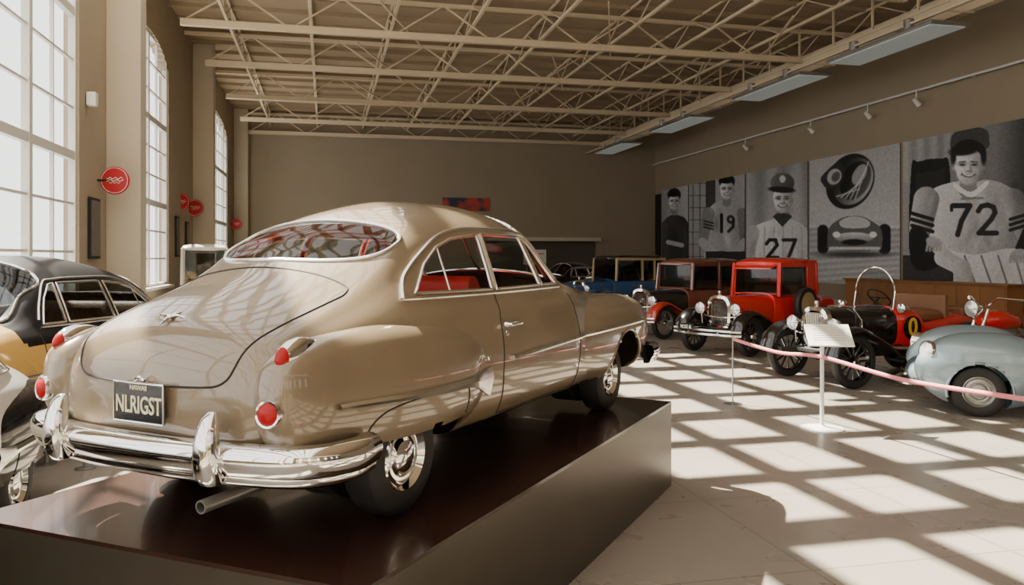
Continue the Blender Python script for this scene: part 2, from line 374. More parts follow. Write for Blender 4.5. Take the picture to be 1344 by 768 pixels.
    sw.tube([c+(u*math.cos(a)+w*math.sin(a))*.2 for a in np.linspace(0,2*math.pi,32,endpoint=False)],.012,8,closed=True)
    sw.cyl(c,c-ax*.35,.02); sw.cyl(c-u*.2,c+u*.2,.01); sw.obj('steering_wheel',CREAM,E)
    return E
HD=math.radians(90-26.8)
PZ=.73
hero=forties_car('fastback_coupe_car',(-1.199,4.252,PZ),HD,PAINT,PAINT,PAINT,PAINT)

# ------------------------------------------------------------------ platform
fw=Vector((math.cos(HD),math.sin(HD),0)); lf=Vector((-fw.y,fw.x,0)); O=Vector((-1.199,4.252,0))
cs=[O+fw*-.83+lf*-1.13,O+fw*3.57+lf*-1.09,O+fw*3.57+lf*1.09,O+fw*-1.0+lf*1.09]
PT=mat('dark_wood_platform_top',(.030,.013,.009),.24,coat=.2,var=.5,scale=3)
PS=mat('satin_bronze_side',(.085,.072,.055),.34,.6,var=.1)
E=empty('display_platform')
g=G();b=[tuple(c) for c in cs];g.add(b+[(c[0],c[1],PZ-.02) for c in b],[(0,1,5,4),(1,2,6,5),(2,3,7,6),(3,0,4,7),(3,2,1,0)]);g.obj('platform_sides',PS,E,smooth=False)
g=G();g.add([(c[0],c[1],PZ-.02) for c in b]+[(c[0],c[1],PZ) for c in b],[(0,1,5,4),(1,2,6,5),(2,3,7,6),(3,0,4,7),(4,5,6,7),(3,2,1,0)]);g.obj('platform_top',PT,E,smooth=False)

# ------------------------------------------------------------------ vintage cars (pre-war)
def ring(x,hw,z0,z1,n=4.5,N=28): return [(x,a,(z0+z1)/2+b) for a,b in se(hw,(z1-z0)/2,n,N)]
def spoke_wheel(E,c,r,colr,w=.14,ns=12,wire=False):
    t=G();t.rev([(r*.74,-w*.4),(r*.80,-w*.5),(r*.93,-w*.48),(r,-w*.25),(r,w*.25),(r*.93,w*.48),(r*.80,w*.5),(r*.74,w*.4),(r*.74,-w*.4)],c,n=36);t.obj('tyre',RUB,E)
    q=G();q.rev([(r*.76,-w*.3),(r*.70,-w*.3),(r*.68,0),(r*.70,w*.3),(r*.76,w*.3),(r*.76,-w*.3)],c,n=36)
    q.rev([(.001,-w*.55),(r*.14,-w*.5),(r*.2,0),(r*.14,w*.5),(.001,w*.55)],c,n=16)
    for k in range(ns):
        a=2*math.pi*k/ns;q.cyl(Vector(c)+Vector((math.cos(a)*r*.12,0,math.sin(a)*r*.12)),Vector(c)+Vector((math.cos(a)*r*.71,0,math.sin(a)*r*.71)),.006 if wire else .016,n=6)
    q.obj('spoked_rim',colr,E)
    h=G();h.rev([(r*.16,w*.45),(r*.13,w*.62),(.001,w*.66)],c,n=16);h.rev([(r*.16,-w*.45),(r*.13,-w*.62),(.001,-w*.66)],c,n=16);h.obj('hub_cap',CHROME,E)
def fend_strip(E,path,y,hw,m,crown=.05):
    P=smoothpath(path,8);rows=[]
    for i,p in enumerate(P):
        a=P[max(i-1,0)];b=P[min(i+1,len(P)-1)];t=np.array(b)-np.array(a);t/=np.linalg.norm(t)+1e-9;nr=np.array([-t[1],t[0]])
        row=[]
        for k in np.linspace(-1,1,11):
            o=crown*(1-abs(k)**2.5)
            if abs(k)>.99:o-=.03
            row.append((p[0]+nr[0]*o,y+k*hw,p[1]+nr[1]*o))
        rows.append(row)
    g=G();g.surf(rows);g.obj('fender',m,E,ang=60,solid=.012)
def vintage_car(name,loc,heading,bodym,fendm,roofm,hoodm,wheelm,wb=2.9,R=.40,H=1.95,rear=-.75,cabr=-.65,closed=True,nwin=2,spare=None,scale=1.,hoodz=1.18,wire=False,belt=1.2,vis=True,grillem=None,pillm=None,rnd=3.):
    E=empty(name,loc,heading,scale); tr=.70; cx=wb-1.15
    for x in(0,wb):
        for sg in(1,-1): spoke_wheel(E,(x,sg*tr,R),R,wheelm,wire=wire,ns=24 if wire else 12)
    g=G();g.box((wb/2-.05,.38,.48),(wb+1.0,.07,.12));g.box((wb/2-.05,-.38,.48),(wb+1.0,.07,.12));g.cyl((0,-.68,R),(0,.68,R),.04);g.cyl((wb,-.68,R),(wb,.68,R),.035)
    g.box((wb/2,0,.50),(wb+.3,.8,.05));g.obj('chassis',DARK,E)
    q=R+.07
    for sg in(1,-1):
        fp=[(wb+q*math.cos(a),R+q*math.sin(a)) for a in np.radians([8,35,65,95,125])]+[(wb-.62,.62),(wb-.82,.46),(wb-1.0,.40)]
        fend_strip(E,fp[::-1],sg*.70,.17,fendm)
        rp=[(q*math.cos(a),R+q*math.sin(a)) for a in np.radians([-10,15,45,75,105,135,165,188])]
        rp=[(.72,.40),(.58,.46)]+rp[1:]; fend_strip(E,rp[::-1],sg*.70,.17,fendm)
        rb=G();rb.box((wb/2-.1,sg*.70,.385),(wb-1.55,.30,.04));rb.obj('running_board',DARK,E,bevel=.01)
        va=G();va.surf([[(x,sg*.52,.40),(x,sg*.50,.60)] for x in(.6,wb-1.0)]);va.obj('valance',fendm,E)
    b=G()
    if closed: b.loft([ring(rear,.42,.62,belt-.12),ring(rear+.05,.52,.55,belt-.04),ring(rear+.2,.60,.5,belt),ring(.3,.65,.48,belt),ring(cx-.25,.63,.48,belt),ring(cx,.50,.5,hoodz+.01)])
    else: b.loft([ring(rear,.42,.6,.95),ring(rear+.1,.5,.52,1.03),ring(.1,.56,.48,1.08),ring(.55,.58,.48,1.0),ring(.9,.58,.48,1.0),ring(1.0,.57,.48,1.16),ring(cx-.1,.55,.48,1.2),ring(cx,.48,.5,hoodz)])
    b.obj('tub',bodym,E,ang=50)
    h=G();h.loft([ring(cx,.48,.52,hoodz,3.2),ring(cx+.5,.40,.52,hoodz-.01,3.2),ring(wb-.02,.30,.52,hoodz-.03,3.2)]);h.obj('hood',hoodm,E,ang=50)
    lv=G()
    for k in range(12):
        x=cx+.2+k*.06;hw=.455-.155*(x-cx)/1.15
        for sg in(1,-1):lv.box((x,sg*(hw+.0),.83),(.018,.03,.26))
    lv.obj('hood_louvres',hoodm,E)
    r=G();f=[(wb+.0,a,.84+b_) for a,b_ in se(.29,.36,3,32)];f2=[(wb+.09,a,.84+b_) for a,b_ in se(.29,.36,3,32)];f3=[(wb+.10,a,.84+b_) for a,b_ in se(.235,.30,3,32)];f4=[(wb+.04,a,.84+b_) for a,b_ in se(.235,.30,3,32)]
    r.loft([f,f2,f3,f4],cap=False);r.cyl((wb+.05,0,1.2),(wb+.05,0,1.26),.03);r.rev([(.001,.08),(.03,.07),(.035,.04),(.02,0)],(wb+.05,0,1.22),(0,0,1),12)
    for k in range(11):
        y=-.2+.04*k;r.cyl((wb+.07,y,.60),(wb+.07,y,1.09),.006,n=6)
    for sg in(1,-1):
        c=Vector((wb+.12,sg*.44,.92));r.rev([(.001,-.16),(.06,-.13),(.10,-.06),(.12,.0),(.125,.03),(.11,.04)],c,(1,0,0),24);r.cyl((wb+.08,sg*.44,.8),(wb+.08,sg*.42,.6),.018)
    r.tube([(wb+.08,-.44,.78),(wb+.1,0,.74),(wb+.08,.44,.78)],.014,8)
    if closed:
        for zz in(.44,.52):r.tube(smoothpath([(wb+.48,-.84,zz),(wb+.60,-.5,zz),(wb+.63,0,zz),(wb+.60,.5,zz),(wb+.48,.84,zz)],5),.026,8,flat=.6)
        for sg in(1,-1): r.bar((wb+.3,sg*.36,.48),(wb+.6,sg*.36,.48),.03,.06)
    r.obj('radiator_shell_and_brightwork',CHROME,E)
    ln=G()
    for sg in(1,-1):ln.rev([(.112,.035),(.07,.055),(.001,.062)],(wb+.12,sg*.44,.92),(1,0,0),24)
    ln.obj('headlamp_lenses',CLEAR,E)
    k=G();k.box((wb+.045,0,.84),(.02,.44,.52));k.obj('radiator_core',grillem or DARK,E)
    if closed:
        rt=G();x0,x1=cabr,cx-.08
        rt.loft([ring(x0-.02,.42,H-.26,H-.14,2.4),ring(x0+.06,.53,H-.23,H-.06,2.6),ring(x0+.35,.60,H-.20,H,rnd),ring(x1-.25,.59,H-.20,H,rnd),ring(x1-.02,.55,H-.20,H-.05,2.6),ring(x1+.06,.50,H-.18,H-.10,2.4)]);rt.obj('roof',roofm,E,ang=60)
        pg=G();xs=[x0+.04,x1-.0]
        if nwin>=2: xs.insert(1,(x0+x1)/2+.05)
        if nwin>=3: xs=[x0+.04,x0+.6,x0+1.25,x1]
        for i,x in enumerate(xs):
            for sg in(1,-1): pg.bar((x+(.06 if x==xs[-1] else 0),sg*.585,belt-.05),(x,sg*.565,H-.12),.07,.09)
        pg.box((x0+.02,0,belt+.05),(.05,1.12,.2));
        for sg in(1,-1):
            pg.box((x0+.02,sg*.43,(belt+H)/2-.03),(.05,.3,H-belt-.16)); pg.box(((x0+x1)/2,sg*.575,H-.16),(x1-x0,.04,.10))
            if nwin<=2 and vis is not None: pg.box((x0+.20,sg*.578,(belt+H)/2),(.38,.04,H-belt-.12))
        pg.obj('pillars',pillm or bodym,E,bevel=.01)
        gl=G()
        for i in range(len(xs)-1):
            for sg in(1,-1):gl.quad(((xs[i]+xs[i+1])/2,sg*.57,(belt+H-.15)/2),((xs[i+1]-xs[i]-.06)/2,0,0),(0,0,(H-.15-belt)/2))
        gl.quad((x1+.03,0,(hoodz+H-.12)/2),(0,.54,0),(0,0,(H-.12-hoodz)/2));gl.quad((x0+.02,0,(belt+H-.1)/2),(0,.25,0),(0,0,(H-.2-belt)/2));gl.obj('window_panes',GLASS2,E)
        tr_=G();wf=[(x1+.05,-.53,belt-.0),(x1+.05,.53,belt),(x1+.03,.52,H-.16),(x1+.03,-.52,H-.16)];tr_.tube(wf,.018,6,closed=True)
        tr_.obj('windshield_frame',roofm,E)
        if vis:
            vs=G();vs.loft([ring(x1+.0,.5,H-.2,H-.13),ring(x1+.2,.48,H-.25,H-.22)]);vs.obj('sun_visor',roofm,E)
        st=G();st.box((x0+.9,0,.95),(.5,1.05,.14));st.box((x0+.65,0,1.15),(.14,1.05,.45));st.obj('seats',BRN,E,bevel=.04)
        for sg in(1,-1):
            sm=G();sm.tube([(cx-.12,sg*.632,belt-.06),(cx-.12,sg*.645,.58),(cx-.95,sg*.66,.58),(cx-.95,sg*.66,belt-.06)],.006,5);sm.obj('door_seam',SEAM,E)
            hd=G();hd.tube([(cx-.85,sg*.655,1.0),(cx-.85,sg*.70,1.0),(cx-.72,sg*.70,1.0)],.011,6);hd.obj('door_handle',CHROME,E)
    if spare:
        c=Vector(spare[:3]);s=G();s.rev([(.001,-.08),(.27,-.07),(.30,0),(.27,.06),(.1,.085),(.001,.09)],c,(0,math.copysign(1,c.y),0),30);s.obj('spare_wheel_cover',spare[3],E)
        t=G();t.rev([(.27,-.07),(.36,-.06),(.385,0),(.36,.06),(.27,.07)],c,(0,1,0),30);t.obj('spare_tyre',RUB,E)
    return E
def ang(dx,dy): return math.atan2(dy,dx)
def place(front_near,h,wb,tr,sc_=1): # near side wheel is +y
    left=Vector((-h[1],h[0],0)); return Vector((front_near[0],front_near[1],0))-left*tr*sc_-Vector((h[0],h[1],0))*wb*sc_
h=Vector((-.788,-.616,0))
E=vintage_car('vintage_pickup_truck',place((4.8,15.9),h,2.7,.78),ang(h.x,h.y),REDP,BLK,REDP,REDP,RUB,wb=2.7,H=1.98,rear=-.3,cabr=.1,nwin=1,spare=(.98,.86,.98,TAN),hoodz=1.22)
tb=G();tb.loft([ring(-.6,.6,.6,1.12),ring(.15,.62,.6,1.12)]);tb.obj('cargo_box',REDP,E,bevel=.02)
g=G();g.box((3.345,-.38,.56),(.012,.36,.14));g.obj('front_plate',BLK,E)
text('MCKE BL',.1,Matrix(((0,0,1,3.355),(1,0,0,-.38),(0,1,0,.56),(0,0,0,1))),POLW,E,'plate_lettering',sx=.75)
h=Vector((-.80,-.60,0))
vintage_car('vintage_coupe_car',place((3.72,19.3),h,3.0,.78),ang(h.x,h.y),BROWNP,DREDP,BROWNP,BLK,STEEL,wb=3.0,H=1.96,wire=True,nwin=2,cabr=-.35,rear=-.6,vis=False,rnd=2.3)
h=Vector((-.78,-.62,0))
vintage_car('vintage_touring_car',place((2.85,27.0),h,3.1,.78),ang(h.x,h.y),BLUEP,BLUEP,BLK,BLUEP,STEEL,wb=3.1,H=2.08,wire=True,nwin=3,vis=False,pillm=CREAM)
# brass-era open roadster
h=Vector((-.924,-.386,0))
E=vintage_car('open_roadster_car',place((5.18,12.0),h,2.55,.78),ang(h.x,h.y),REDP,BLK,BLK,BLK,BLK,wb=2.55,R=.41,closed=False,hoodz=1.2,rear=-.5,grillem=STEEL)
g=G();g.loft([[(x,y,1.02+z_) for (y,z_) in se(.5,hh,3,20)] for x,hh in((.40,.09),(.43,.12),(.83,.12),(.87,.08))]);g.loft([[(.32+a*.6,b,zc) for a,b in se(.16,.5,3,20)] for zc in(.95,1.0,1.32,1.36)]);g.obj('bench_seat',BRN,E)
g=G();N=24;pts=[(1.40,-.40,1.15)]+[(1.36,-.40*math.cos(t),1.40+.42*math.sin(t)) for t in np.linspace(0,math.pi,N)]+[(1.40,.40,1.15)]
g.tube(pts,.016,8,closed=True);g.obj('windscreen_frame',CHROME,E)
g=G();g.add(pts,[tuple(range(len(pts)))]);g.obj('windscreen_glass',GLASS,E)
g=G();c=Vector((1.0,-.25,1.30));ax=Vector((-.7,0,.7));u=Vector((0,1,0));w=ax.cross(u).normalized()
g.tube([c+(u*math.cos(a)+w*math.sin(a))*.2 for a in np.linspace(0,2*math.pi,28,endpoint=False)],.012,8,closed=True);g.cyl(c,c-ax*.5,.018);g.cyl(c-u*.2,c+u*.2,.01);g.obj('steering_wheel',DARK,E)
g=G();g.rev([(.001,0),(.19,0),(.19,.01),(.001,.012)],(1.18,.572,.86),(0,1,0),28);g.obj('number_disc',BLK,E)
text('0',.40,Matrix(((-1,0,0,1.18),(0,0,1,.588),(0,1,0,.865),(0,0,0,1))),YNUM,E,'race_number',ext=.004)
g=G();g.box((-.35,0,1.02),(.35,.8,.25));g.obj('rear_trunk',BRN,E,bevel=.04)
g=G()
for sg in(1,-1):   # bonnet straps, exhaust and side lamps
    g.tube([(2.1,sg*.44,.6),(2.1,sg*.43,1.0),(2.1,sg*.25,1.19),(2.1,0,1.2)],.012,6)
    g.tube([(2.3,sg*.36,.8),(2.2,sg*.52,.75),(1.6,sg*.60,.55),(.2,sg*.62,.5)],.035,10)
    g.rev([(.001,-.1),(.06,-.08),(.08,0),(.075,.03),(.001,.04)],(1.45,sg*.62,1.18),(1,0,0),18)
g.obj('exhaust_straps_and_side_lamps',CHROME,E)

# silver sports car
def sports(loc,heading,scale):
    E=empty('sports_car',loc,heading,scale);K=[-1.0,-.97,-.85,-.5,0,.6,1.1,1.6,2.2,2.6,2.95,3.12,3.18]
    top=pchip(K,[.5,.62,.74,.86,.93,.95,.93,.92,.88,.82,.70,.58,.47]);wd=pchip(K,[.1,.4,.62,.76,.8,.78,.77,.78,.78,.74,.62,.42,.1]);bt=pchip(K,[.42,.34,.28,.24,.22,.2,.2,.2,.22,.24,.28,.34,.42])
    def cut(g):
        keep=[]
        for q in g.f:
            c=[sum(g.v[j][a] for j in q)/len(q) for a in range(3)]
            if abs(c[1])>.4 and any((c[0]-w)**2+(c[2]-.32)**2<.37**2 for w in(0,2.4)):continue
            keep.append(q)
        g.f=keep;g.mi=[0]*len(keep)
    X=list(np.linspace(-1,-.85,8))+list(np.arange(-.84,2.95,.02))+list(np.linspace(2.95,3.18,12))
    g=G();g.loft([[(x,a,(top(x)+bt(x))/2+b) for a,b in se(wd(x),(top(x)-bt(x))/2,2.6,110)] for x in X]);cut(g);g.obj('body_shell',SILV,E,ang=60)
    for (a0,a1,pk) in((-.95,.85,1.04),(1.5,3.12,1.06)):
        for sg in(1,-1):
            g=G();m_=(a0+a1)/2;L=(a1-a0)/2
            g.loft([[(m_+L*t,sg*(.60)+a,.58+b) for a,b in se(.26*(1-abs(t)**3)**.5+.005,(pk-.58)*(1-abs(t)**2.6)**.6+.005,2.3,72)] for t in np.sin(np.linspace(-1,1,110)*math.pi/2)]);cut(g);g.obj('wing',SILV,E,ang=60)
    li=G()
    for x in(0,2.4):
        for sg in(1,-1):li.tube([(x+.372*math.cos(a),sg*.835,.32+.372*math.sin(a)) for a in np.linspace(-.2,math.pi+.2,32)],.018,8)
    li.obj('wheel_arch_lips',SILV,E)
    sm=G()
    sm.tube([(2.75,.36,.885),(2.0,.42,.93),(1.45,.44,.945),(1.42,0,.96),(1.45,-.44,.945),(2.0,-.42,.93),(2.75,-.36,.885)],.004,5);sm.obj('bonnet_seam',SEAM,E)
    c=G();l=G()
    for sg in(1,-1):
        p=Vector((2.97,sg*.66,.80));ax=Vector((1,sg*.6,.12));c.rev([(.125,-.14),(.14,.0),(.135,.03),(.12,.035)],p,ax,28);l.rev([(.12,.03),(.08,.055),(.001,.065)],p,ax,28)
    c.tube([(3.2,-.3,.45),(3.22,0,.45),(3.2,.3,.45)],.02,8);c.tube(smoothpath([(3.1,-.55,.36),(3.26,-.3,.34),(3.3,0,.34),(3.26,.3,.34),(3.1,.55,.36)],5),.025,8)
    c.obj('brightwork',CHROME,E);l.obj('headlamp_lenses',CLEAR,E)
    w=G();w.surf([[(1.25-.25*u_-.15*abs(t)**2,t*.6,.9+.25*u_) for u_ in(0,.5,1)] for t in np.linspace(-1,1,13)]);w.obj('windscreen',GLASS,E)
    s=G();s.loft([[(.75+a,y,.95+b) for a,b in se(.08,.15,3,16)] for y in(-.5,-.1)]);s.loft([[(.75+a,y,.95+b) for a,b in se(.08,.15,3,16)] for y in(.1,.5)]);s.obj('seats',BRN,E)
    t=G();cc=G()
    for x in(0,2.4):
        for sg in(1,-1):wheel(t,cc,(x,sg*.68,.32),.32,sg,.18)
    t.obj('tyres',RUB,E);cc.obj('wheel_covers',STEEL,E)
    g=G();g.box((1.2,0,.36),(3.2,.9,.12));g.obj('floor_pan',DARK,E)
h=(-.93,.367)
sports(place((5.78,9.9),h,2.4,.76,.98),ang(*h),.98)

# motorcycle
def moto(loc,heading,sc_=1.):
    E=empty('motorcycle',loc,heading,sc_)
    for x in(0,1.45):spoke_wheel(E,(x,0,.34),.34,CHROME,w=.1,ns=20,wire=True)
    g=G();g.loft([[(x,a,z+b) for a,b in se(w,hh,2.4,20)] for x,z,w,hh in((.55,.86,.05,.05),(.65,.88,.12,.10),(.9,.90,.15,.13),(1.1,.90,.13,.12),(1.2,.9,.05,.05))]);g.obj('fuel_tank',REDP,E)
    g=G();g.loft([[(x,a,z+b) for a,b in se(w,hh,2.6,18)] for x,z,w,hh in((-.15,.8,.06,.03),(-.05,.81,.14,.05),(.3,.80,.15,.06),(.55,.84,.08,.04))]);g.obj('saddle',BRN,E)
    for c0 in(0,1.45):fend_strip(E,[(c0+.4*math.cos(a),.34+.4*math.sin(a)) for a in np.radians([190,150,110,70,20] if c0==0 else [150,115,85,50,10])],0,.08,REDP,.02)
    g=G();g.tube([(0,0,.34),(.35,0,.5),(.6,0,.78),(1.15,0,.86),(.95,0,.4),(.4,0,.3),(0,0,.34)],.02,8)
    for sg in(1,-1):g.tube([(1.45,sg*.08,.34),(1.2,sg*.08,.85),(1.12,sg*.08,1.05)],.022,8);g.tube([(1.12,sg*.05,1.08),(1.1,sg*.2,1.2),(.95,sg*.4,1.18)],.014,8);g.tube([(.7,sg*.1,.4),(.3,sg*.14,.28),(-.3,sg*.15,.28)],.03,8)
    g.rev([(.001,-.12),(.08,-.09),(.115,0),(.11,.02)],(1.3,0,1.06),(1,0,0),20)
    for sg in(1,-1):g.cyl((.95,sg*.4,1.18),(.86,sg*.43,1.17),.022)
    g.obj('frame_forks_and_bars',CHROME,E)
    l=G();l.rev([(.106,.015),(.06,.04),(.001,.048)],(1.3,0,1.06),(1,0,0),20);l.obj('headlamp_lens',CLEAR,E)
    g=G();g.box((.72,0,.42),(.32,.26,.2));
    for k in range(7):g.cyl((.62+.0,0,.52+.03*k),(.62,0,.535+.03*k),.09);g.cyl((.85,0,.52+.03*k),(.85,0,.535+.03*k),.09)
    g.obj('engine',STEEL,E,bevel=.01)
    k=G();k.cyl((.5,.08,.3),(.45,.3,.0),.012);k.obj('kickstand',DARK,E)
moto((8.3,12.3,0),ang(-.95,-.25),1.15)

# left-hand cars and background cars
a=ang(-.1,-.995)
forties_car('two_tone_sedan_car',Vector((-5.3,10.2,0)),a,YEL,MAROON,BLK2,YEL,1.24,full=False)
a=math.pi/2+TH+math.pi
forties_car('ivory_black_coupe_car',Vector((-4.5,5.75,0)),a-.02,WHT,BLK,WHT,BLK,1.10,full=False)
vintage_car('vintage_delivery_van',(-9.0,23.5,0),ang(.35,-.94),WHT,WHT,WHT,WHT,STEEL,H=2.35,nwin=3,vis=False)
forties_car('black_coupe_car',(3.6,35.5,0),ang(-.8,-.6),BLK,BLK,BLK,BLK,1.1,full=False)
forties_car('dark_blue_coupe_car',(4.9,30.2,0),ang(-.8,-.6),BLUEP,BLUEP,BLK,BLUEP,1.1,full=False)
forties_car('dark_blue_coupe_car',(7.0,36.5,0),ang(-.8,-.6),BLUEP,BLK,BLK,BLUEP,1.1,full=False)
forties_car('black_coupe_car',(9.6,33.5,0),ang(-.8,-.6),BLK,BLK,BLK,BLK,1.1,full=False)

# ------------------------------------------------------------------ info stand & rope
E=empty('information_stand')
g=G();g.rev([(.001,0),(.24,0),(.24,.012),(.05,.03),(.02,.05)],(3.58,9.24,0),(0,0,1),36);g.cyl((3.58,9.24,.03),(3.58,9.24,1.0),.022);g.obj('post_and_base',POLW,E)
R_=Matrix.Rotation(math.radians(-8),3,'Z')@Matrix.Rotation(math.radians(38),3,'X')
g=G();g.box((3.66,9.24,1.08),(.50,.36,.02),M=R_);g.obj('placard',mat('placard_paper',(.8,.78,.68),.5),E,bevel=.005)
g=G()
for k in range(7):
    o=R_@Vector((0,.13-.036*k,.0115));g.box(Vector((3.66,9.24,1.08))+o,(.36 if k else .25,.006,.002),M=R_)
g.obj('placard_text_lines',mat('faint_print',(.45,.43,.38),.6),E)
RIB=mat('pink_ribbon',(.62,.2,.22),.6)
E=empty('rope_barrier')
pts=smoothpath([(2.98,10.8,.88),(3.3,9.95,.80),(3.54,9.18,.84),(3.9,8.0,.76),(4.25,6.7,.80),(4.6,5.4,.86)],10)
g=G();rows=[[(p[0],p[1],p[2]-.022),(p[0]+.003,p[1],p[2]+.022)] for p in pts];g.surf(rows);g.obj('ribbon',RIB,E,solid=.004)
g=G()
for x,y in((2.98,10.8),(4.6,5.4)):g.rev([(.001,0),(.12,0),(.12,.012),(.02,.03),(.010,.05),(.010,.92),(.001,.93)],(x,y,0),(0,0,1),24)
g.obj('barrier_posts',STEEL,E)
E=empty('low_barrier_rail')
g=G()
for x,y in((-4.45,7.65),(-4.0,7.5)):g.rev([(.001,0),(.09,0),(.09,.01),(.02,.02),(.018,.34),(.001,.35)],(x,y,0),(0,0,1),16)
g.tube([(-4.6,7.7,.33),(-4.45,7.65,.33),(-4.0,7.5,.33),(-3.6,7.35,.33)],.012,8);g.obj('posts_and_rail',STEEL,E)

# ------------------------------------------------------------------ the hall
WL=-5.04; CF=-4.28; WR=20.64; SB=48.; ZD=10.4
WALL=mat('warm_grey_plaster',(.33,.27,.19),.85,var=.06,scale=1.2,bump=.1)
WALLB=mat('back_wall_plaster',(.31,.255,.18),.85,var=.07,scale=.8,bump=.1)
COLM=mat('cream_plaster',(.54,.48,.38),.8,var=.05,scale=2)
CEI=mat('ceiling_deck',(.36,.275,.18),.8,var=.1,scale=1); STL=mat('cream_steelwork',(.64,.53,.37),.55,var=.06)
def tilemat():
    m=mat('polished_concrete_tiles',(.30,.265,.22),.26,var=.14,scale=.7); nt=m.node_tree;b=nt.nodes['Principled BSDF']
    tc=[n for n in nt.nodes if n.type=='TEX_COORD'][0];mx=[n for n in nt.nodes if n.type=='MIX'][0]
    br=nt.nodes.new('ShaderNodeTexBrick');br.offset=0;br.inputs['Scale'].default_value=1;br.inputs['Brick Width'].default_value=1.5;br.inputs['Row Height'].default_value=1.5;br.inputs['Mortar Size'].default_value=.007
    br.inputs['Color1'].default_value=(1,1,1,1);br.inputs['Color2'].default_value=(.94,.94,.94,1);br.inputs['Mortar'].default_value=(.6,.58,.55,1)
    nt.links.new(tc.outputs['Object'],br.inputs['Vector']);m2=nt.nodes.new('ShaderNodeMix');m2.data_type='RGBA';m2.blend_type='MULTIPLY';m2.inputs[0].default_value=1
    nt.links.new(mx.outputs[2],m2.inputs[6]);nt.links.new(br.outputs['Color'],m2.inputs[7]);nt.links.new(m2.outputs[2],b.inputs['Base Color'])
    n3=nt.nodes.new('ShaderNodeTexNoise');n3.inputs['Scale'].default_value=2.5;n3.inputs['Detail'].default_value=6;nt.links.new(tc.outputs['Object'],n3.inputs['Vector'])
    mr=nt.nodes.new('ShaderNodeMapRange');mr.inputs[3].default_value=.18;mr.inputs[4].default_value=.42;nt.links.new(n3.outputs['Fac'],mr.inputs[0]);nt.links.new(mr.outputs[0],b.inputs['Roughness'])
    return m
g=G();g.box((7.8,19.5,-.1),(27,60,.2));g.obj('floor',tilemat(),rz=TH,smooth=False)
g=G();g.box((7.8,SB+.15,5.2),(26.4,.3,10.6));g.obj('wall_back',WALLB,rz=TH,smooth=False)
g=G();g.box((WR+.15,19,5.2),(.3,58,10.6));g.obj('wall_right',WALL,rz=TH,smooth=False)
g=G();g.box((7.8,-10.15,1.5),(26.4,.3,3.0));g.box((7.8,-10.15,8.9),(26.4,.3,3.2))  # unseen wall behind the camera, added to cut the flat fill
for l in np.arange(-4.5,21,4.):g.box((l,-10.15,5.2),(2.8,.3,10.6))
g.obj('added_wall_front',WALL,rz=TH,smooth=False)
WIN=[(-9,-3.5,1.1,10.1,0),(-2.8,5.2,1.1,10.1,0),(7.8,18.4,1.1,10.1,0),(22.8,28.2,1.1,8.7,.9),(35.4,44.4,1.1,8.9,.9)]  # first two unseen; near openings shaped so sun reaches the car
g=G()
edges=[-10.]
for w in WIN:edges+=[w[0],w[1]]
edges.append(SB)
for i in range(0,len(edges),2):g.box((WL-.15,(edges[i]+edges[i+1])/2,5.25),(.3,edges[i+1]-edges[i],10.5))
for a,b_,z0,z1,ar in WIN:
    g.box((WL-.15,(a+b_)/2,z0/2),(.3,b_-a,z0)); n=16 if ar else 1
    for k in range(n):
        t0=a+(b_-a)*k/n;t1=a+(b_-a)*(k+1)/n;u=((t0+t1)/2-(a+b_)/2)/((b_-a)/2);zt=z1-ar*(1-math.sqrt(max(0,1-u*u)));g.box((WL-.15,(t0+t1)/2,(zt+10.5)/2),(.3,t1-t0,10.5-zt))
g.obj('wall_left',WALL,rz=TH,smooth=False)
FRM=mat('white_window_frame',(.6,.58,.53),.5)
for i,(a,b_,z0,z1,ar) in enumerate(WIN):
    E=empty('window_%d'%(i+1),rz=TH);g=G();n=max(3,int((b_-a)/1.2))
    for k in range(n+1):
        big=k%2==0 or k==n;w=.16 if big else .05;g.box((WL-.12,a+(b_-a)*k/n,(z0+z1)/2),(.14 if big else .07,w,z1-z0))
    nz=9
    for k in range(nz+1):
        big=k%3==0;w=.18 if big else .05;g.box((WL-.12,(a+b_)/2,z0+(z1-z0)*k/nz),(.12 if big else .07,b_-a,w))
    g.box((WL+.06,(a+b_)/2,z0-.04),(.2,b_-a+.2,.08));g.obj('frame_and_mullions',FRM,E,smooth=False)
    g=G();g.quad((WL-.14,(a+b_)/2,(z0+z1)/2),(0,(b_-a)/2,0),(0,0,(z1-z0)/2));g.obj('panes',WGL,E,smooth=False)
for i,s in enumerate((-3.15,6.5,20.8,33.4,47.6)):
    g=G();g.box(((WL+CF)/2,s,5.2),(CF-WL,.62,10.4));g.box(((WL+CF)/2,s,.15),(CF-WL+.08,.7,.3));g.obj('column' ,COLM,rz=TH,bevel=.02,smooth=False)
g=G();g.box((WL+.02,19,.12),(.04,56,.24));g.obj('baseboard_left',COLM,rz=TH)
g=G();g.box((WR-.02,19,.12),(.04,56,.24));g.obj('baseboard_right',COLM,rz=TH)
E=empty('ceiling',rz=TH)
g=G();g.box((7.8,(21.5+SB)/2+.2,ZD+.1),(26.4,SB-21.5+.4,.2));g.box((11.6,6.,ZD+.1),(18.6,31.,.2));g.obj('roof_deck',CEI,E,smooth=False)
g=G()
for s in np.arange(22,SB,1.55):g.box((7.8,s,ZD-.07),(25.7,.09,.14))
g.obj('purlins',CEI,E,smooth=False)
E=empty('added_skylight',rz=TH);g=G()  # unseen roof grid, added so sun falls in bars on floor and car
for k,s in enumerate(np.arange(-9,21.6,1.35)):g.box((-1.4,s,ZD),(7.4,.42 if k%3==0 else .22,.22))
for k,l in enumerate(np.arange(-5,2.4,1.15)):g.box((l,6.2,ZD),(.36 if k%2==0 else .18,30.6,.22))
g.obj('added_sun_bars',STL,E,smooth=False)
